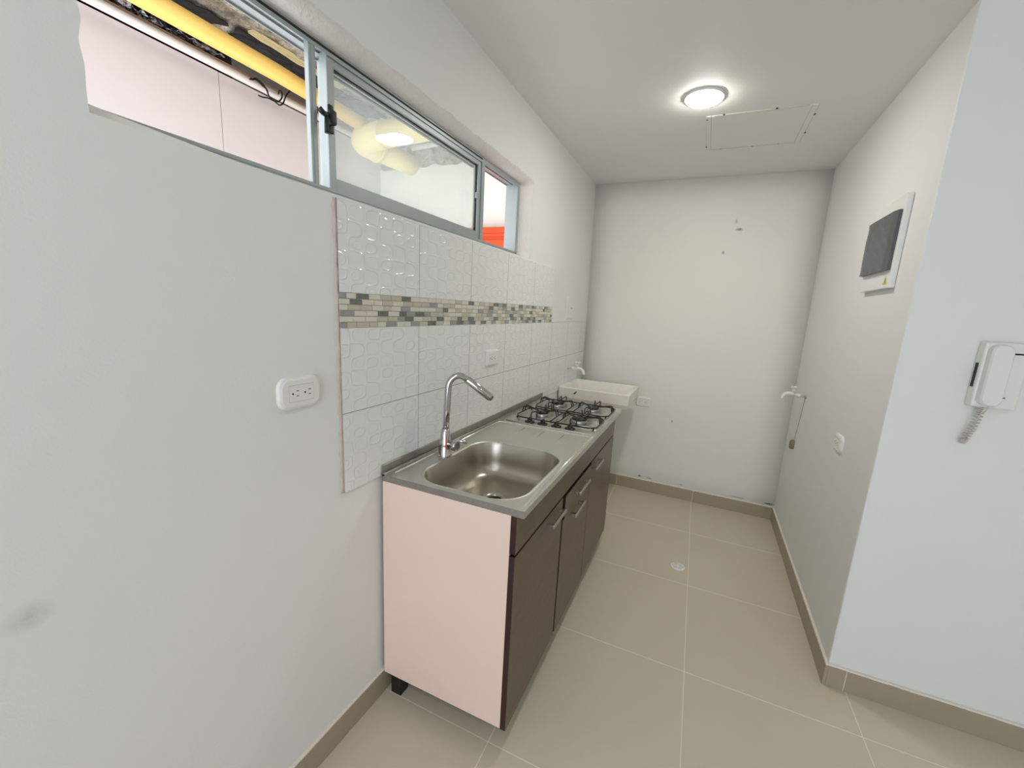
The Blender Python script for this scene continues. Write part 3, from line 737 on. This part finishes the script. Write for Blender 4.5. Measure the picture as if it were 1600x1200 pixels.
bib_tap((1.5955, 2.045, 1.008), -1, 'white plastic tap sticking out of the bare right wall', tilt=.10)
bm = NB(); tube(bm, wire([(1.592, 2.05, 1.00), (1.5925, 2.07, .88), (1.591, 2.09, .80), (1.5925, 2.135, .69)], .04), .0012, 6); o = obj('hanging_string', bm, M['stub'], base=(1.592, 2.135, .69)); tag(o, 'thin string hanging from the tap on the right wall', 'string')
bm = NB(); c = (1.5965, 2.137, .664); lathe(bm, [(.024, 0), (.0245, .012), (.022, .022), (.016, .0235), (0, .021)], c, '-x', 12, sx=1.35)
o = obj('pipe_stub', bm, M['stub'], base=(1.596, 2.137, .632)); tag(o, 'grey-brown cement-smeared pipe stub low on the right wall', 'pipe stub')

# ------------------------------------------------------------------ sockets and plates
def plate(name, c, U, V, W, w, h, label, cat, group=None, rad=.02, dep=.010, kind='duplex', mod=(.07, .042), n=8):
    c, U, V, W = Vector(c), Vector(U), Vector(V), Vector(W)
    t = thing(name, c, label, cat, group); bm = NB()
    def lp(ins, d, r): return [c+U*u+V*v+W*d for u, v in rrect(-w/2+ins, w/2-ins, -h/2+ins, h/2-ins, max(.002, r), 6)]
    loops(bm, [lp(.0, 0, rad), lp(0, dep*.35, rad), lp(.003, dep*.75, rad-.003), lp(.009, dep, rad-.006)], True, True, smooth=False)
    obj('cover_plate', bm, M['white_plastic'], t)
    def bx(bm, u0, u1, v0, v1, d0, d1):
        vs = [bm.verts.new(c+U*u+V*v+W*d) for d in (d0, d1) for u, v in ((u0, v0), (u1, v0), (u1, v1), (u0, v1))]
        for f in ((0, 3, 2, 1), (4, 5, 6, 7), (0, 1, 5, 4), (1, 2, 6, 5), (2, 3, 7, 6), (3, 0, 4, 7)): bm.faces.new([vs[i] for i in f])
    if kind == 'duplex':
        mw, mh = mod; bm = NB(); bx(bm, -mw/2-.0012, mw/2+.0012, -mh/2-.0012, mh/2+.0012, dep-.001, dep+.0003); obj('joint', bm, M['grout'], t)
        bm = NB(); bx(bm, -mw/2, mw/2, -mh/2, mh/2, dep-.001, dep+.0012); md = obj('socket_module', bm, M['white_plastic'], t)
        bm = NB()
        for s in (-1, 1):
            u = s*mw*.25; k = mw/.07
            for v in (-.0065, .0065): bx(bm, u+.001*k, u+.009*k, v*k-.0009, v*k+.0009, dep+.001, dep+.0016)
            lathe(bm, [(.0026*k, dep+.001), (.0026*k, dep+.0016), (0, dep+.0016)], c+U*(u-.0085*k), (U, V, W), 10)
        obj('slots', bm, M['slot'], md)
    elif kind == 'coax':
        bm = NB(); lathe(bm, [(.004, dep), (.004, dep+.003), (0, dep+.003)], c+U*.028+V*.0, (U, V, W), 12); obj('port', bm, M['slot'], t)
    return t
plate('wall_socket', (0, -.290, 1.213), (0, 1, 0), (0, 0, 1), (1, 0, 0), .125, .086, 'white double socket on the bare wall left of the tiles', 'socket', 'white double sockets', rad=.028, dep=.012)
plate('wall_socket', (.0085, .762, 1.213), (0, 1, 0), (0, 0, 1), (1, 0, 0), .122, .080, 'white square-edged double socket set in the tiles above the drainboard', 'socket', 'white double sockets', rad=.008, dep=.010, mod=(.068, .036))
plate('wall_socket', (.562, 2.445, .752), (1, 0, 0), (0, 0, 1), (0, -1, 0), .122, .082, 'white double socket on the end wall right of the laundry basin', 'socket', 'white double sockets', rad=.022, dep=.014)
plate('wall_socket', (1.596, 1.252, .928), (0, -1, 0), (0, 0, 1), (-1, 0, 0), .118, .080, 'white rounded double socket on the right wall below the breaker panel', 'socket', 'white double sockets', rad=.024, dep=.012)
plate('antenna_plate', (0, 2.005, 1.478), (0, 1, 0), (0, 0, 1), (1, 0, 0), .150, .165, 'flat white blank plate with a black hole above the laundry tap', 'wall plate', rad=.004, dep=.004, kind='coax')

# ------------------------------------------------------------------ breaker panel
bp = thing('breaker_panel', (1.596, 1.20, 1.617), 'white breaker panel with a dark grey film-covered door on the right wall', 'electrical panel')
bm = NB(); box(bm, 1.576, 1.596, 1.012, 1.335, 1.617, 1.962, .003); obj('panel_frame', bm, M['white_plastic'], bp)
bm = NB(); pts = []
random.seed(3)
nx_, nz_ = 8, 10; G = []
q = random.Random(5)
for i in range(nx_+1):
    G.append([bm.verts.new((1.560+q.uniform(-.0012, .0012)+(.004 if i in (0, nx_) else 0), 1.028+(1.340-1.028)*i/nx_, 1.686+(1.905-1.686)*j/nz_)) for j in range(nz_+1)])
for i in range(nx_):
    for j in range(nz_): bm.faces.new((G[i][j], G[i+1][j], G[i+1][j+1], G[i][j+1]))
g = bmesh.ops.extrude_face_region(bm, geom=list(bm.faces))
for v in [v for v in g['geom'] if isinstance(v, bmesh.types.BMVert)]: v.co.x = 1.577
o = obj('panel_door', bm, M['panel_dark'], bp); o['label'] = 'dark grey film-covered door'
bm = NB(); tri = [(1.038, 1.632), (1.072, 1.632), (1.055, 1.664)]
loops(bm, [[(1.5757, y, z) for y, z in tri], [(1.5752, y, z) for y, z in tri]], True, True); st_ = obj('warning_label', bm, M['yellow_label'], bp)
bm = NB(); zz = [(1.053, 1.640), (1.057, 1.640), (1.054, 1.647), (1.058, 1.648), (1.053, 1.656), (1.055, 1.649), (1.051, 1.648)]
loops(bm, [[(1.5751, y, z) for y, z in zz], [(1.5748, y, z) for y, z in zz]], True, True); obj('bolt_symbol', bm, M['slot'], st_)

# ------------------------------------------------------------------ intercom
ic = thing('intercom_phone', (1.88, YC, 1.225), 'white wall intercom handset with a short coiled cord', 'intercom')
bm = NB(); box(bm, 1.796, 1.908, YC-.040, YC, 1.225, 1.440, .006, 3); obj('base_unit', bm, M['white_plastic'], ic)
bm = NB()
hs = rrect(1.803, 1.857, 1.234, 1.434, .024, 6)
loops(bm, [[(x, YC-.038, z) for x, z in hs], [(x, YC-.064, z) for x, z in hs], [(x, YC-.070, z) for x, z in rrect(1.807, 1.853, 1.238, 1.430, .021, 6)]], True, True); hd = obj('handset', bm, M['white_plastic'], ic)
bm = NB(); box(bm, 1.868, 1.900, YC-.0415, YC-.039, 1.404, 1.409); obj('call_button', bm, M['slot'], ic)
bm = NB(); box(bm, 1.866, 1.874, YC-.0415, YC-.039, 1.262, 1.265); obj('volume_slot', bm, M['slot'], ic)
bm = NB(); box(bm, 1.7945, 1.797, YC-.026, YC-.012, 1.29, 1.37); obj('side_slot', bm, M['slot'], ic)
bm = NB(); pts = [Vector((1.840, YC-.04, 1.232)), Vector((1.840, YC-.035, 1.215)), Vector((1.836, YC-.03, 1.205))]
path = [Vector((1.836, YC-.028, 1.205)), Vector((1.831, YC-.020, 1.15)), Vector((1.820, YC-.018, 1.108)), Vector((1.810, YC-.018, 1.093)), Vector((1.807, YC-.022, 1.108)), Vector((1.814, YC-.028, 1.15)), Vector((1.824, YC-.03, 1.20)), Vector((1.830, YC-.030, 1.228))]
dense = []
for a, b in zip(path, path[1:]):
    for k in range(28): dense.append(a.lerp(b, k/28))
coil = [p + Vector((math.cos(i*1.05)*.0058, math.sin(i*1.05)*.0058, 0)) for i, p in enumerate(dense)]
tube(bm, pts, .0016, 6); tube(bm, coil, .0019, 5); obj('coiled_cord', bm, M['cord'], ic)

# ------------------------------------------------------------------ ceiling lamp, access hatch, floor drain
def lamp(x, y, label, r=.082, m='lamp'):
    t = thing('ceiling_lamp', (x, y, H), label, 'lamp')
    bm = NB(); lathe(bm, [(r+.005, 0), (r+.006, -.005), (r+.003, -.009), (r, -.009), (r-.001, -.002)], (x, y, H), seg=48); obj('lamp_rim', bm, M['white_plastic'], t)
    bm = NB(); lathe(bm, [(r-.0005, -.006), (r*.97, -.0125), (r*.85, -.017), (r*.5, -.020), (0, -.021)], (x, y, H), seg=48); obj('diffuser', bm, M[m], t)
lamp(.815, 1.228, 'round flush white ceiling lamp, lit, beside the access hatch')
lamp(.80, -1.50, 'round flush ceiling lamp in the room behind, lit', m='lamp_dim')
lamp(3.3, -1.65, 'round flush ceiling lamp in the far part of the room behind, lit', m='lamp_dim')
hp = thing('access_hatch', (1.07, 1.66, H), 'white ceiling access hatch with small screws along its edges', 'hatch')
bm = NB(); box(bm, .8485, 1.279, 1.436, 1.884, H-.0035, H, .0008, 1); obj('hatch_panel', bm, M['ceiling'], hp)
for (x0, x1) in ((.822, .8468), (1.2807, 1.306)):
    bm = NB(); box(bm, x0, x1, 1.434, 1.886, H-.0032, H, .0008, 1); obj('edge_strip', bm, M['ceiling'], hp)
bm = NB()
for (x0, x1, y0, y1) in ((.8467, .8487, 1.434, 1.886), (1.2788, 1.2808, 1.434, 1.886), (1.305, 1.3075, 1.434, 1.886), (.821, .8225, 1.50, 1.886), (.83, 1.28, 1.8845, 1.8875), (.86, 1.27, 1.4325, 1.4362)): box(bm, x0, x1, y0, y1, H-(.0026 if y1-y0 > .1 else .004), H)
obj('joint', bm, M['grout'], hp)
for (x, y) in ((.828, 1.470), (.823, 1.84), (.90, 1.889), (1.07, 1.889), (1.20, 1.886), (1.308, 1.54), (1.308, 1.76), (.905, 1.432), (1.135, 1.430)):
    bm = NB(); lathe(bm, [(.005, 0), (.0045, -.0042), (0, -.0045)], (x, y, H), seg=8); obj('screw', bm, M['slot'], hp)
dr_ = thing('floor_drain', (.984, 1.398, 0), 'round white floor drain with petal openings in the tile floor', 'drain')
bm = NB(); lathe(bm, [(.042, 0), (.042, .002), (.038, .0035), (0, .0035)], (.984, 1.398, 0), seg=36); obj('grille', bm, M['pvc'], dr_)
bm = NB()
for k in range(6):
    a = 2*math.pi*k/6; lathe(bm, [(.0085, .0036), (.0085, .0040), (.006, .0040), (.006, .0036)], (.984+.024*math.cos(a), 1.398+.024*math.sin(a), 0), seg=14)
    lathe(bm, [(.0022, .0036), (.0022, .0040), (0, .0040)], (.984+.0125*math.cos(a+.5), 1.398+.0125*math.sin(a+.5), 0), seg=8)
obj('openings', bm, M['grout'], dr_)

# ------------------------------------------------------------------ light and camera
w = bpy.data.worlds.new('World'); SC.world = w; w.use_nodes = True
bg = w.node_tree.nodes['Background']; bg.inputs[0].default_value = (.93, .96, 1.0, 1); bg.inputs[1].default_value = 2.9
def area(name, loc, rot, sx, sy, power, col, portal=False):
    l = bpy.data.lights.new(name, 'AREA'); l.shape = 'RECTANGLE'; l.size = sx; l.size_y = sy; l.energy = power; l.color = col
    o = bpy.data.objects.new(name, l); COL.objects.link(o); o.location = loc; o.rotation_euler = rot; return o
area('daylight_rear_window', ((WX0+WX1)/2, YB-.06, (WZ0+WZ1)/2), (R(90), 0, 0), WX1-WX0, WZ1-WZ0, 20, (.50, .67, 1.0))

cam = bpy.data.cameras.new('camera'); co = bpy.data.objects.new('camera', cam); COL.objects.link(co); SC.camera = co
cam.sensor_fit = 'HORIZONTAL'; cam.sensor_width = 36; cam.lens = 644.2692/1600*36; cam.clip_start = .02
cam.shift_x = -(820.9266-800)/1600; cam.shift_y = (605.2567-600)/1600
yaw, pit, rol = .4003, .1909, .0578
fw = Vector((-math.sin(yaw)*math.cos(pit), math.cos(yaw)*math.cos(pit), -math.sin(pit))); rt = Vector((math.cos(yaw), math.sin(yaw), 0)); up = rt.cross(fw)
r2 = rt*math.cos(rol)+up*math.sin(rol); u2 = up*math.cos(rol)-rt*math.sin(rol)
co.matrix_world = Matrix(((r2.x, u2.x, -fw.x, .9579), (r2.y, u2.y, -fw.y, -1.0295), (r2.z, u2.z, -fw.z, 1.4638), (0, 0, 0, 1)))

SC.view_settings.view_transform = 'Standard'; SC.view_settings.look = 'None'; SC.view_settings.gamma = 1; SC.view_settings.use_curve_mapping = False
SC.view_settings.exposure = 0.11
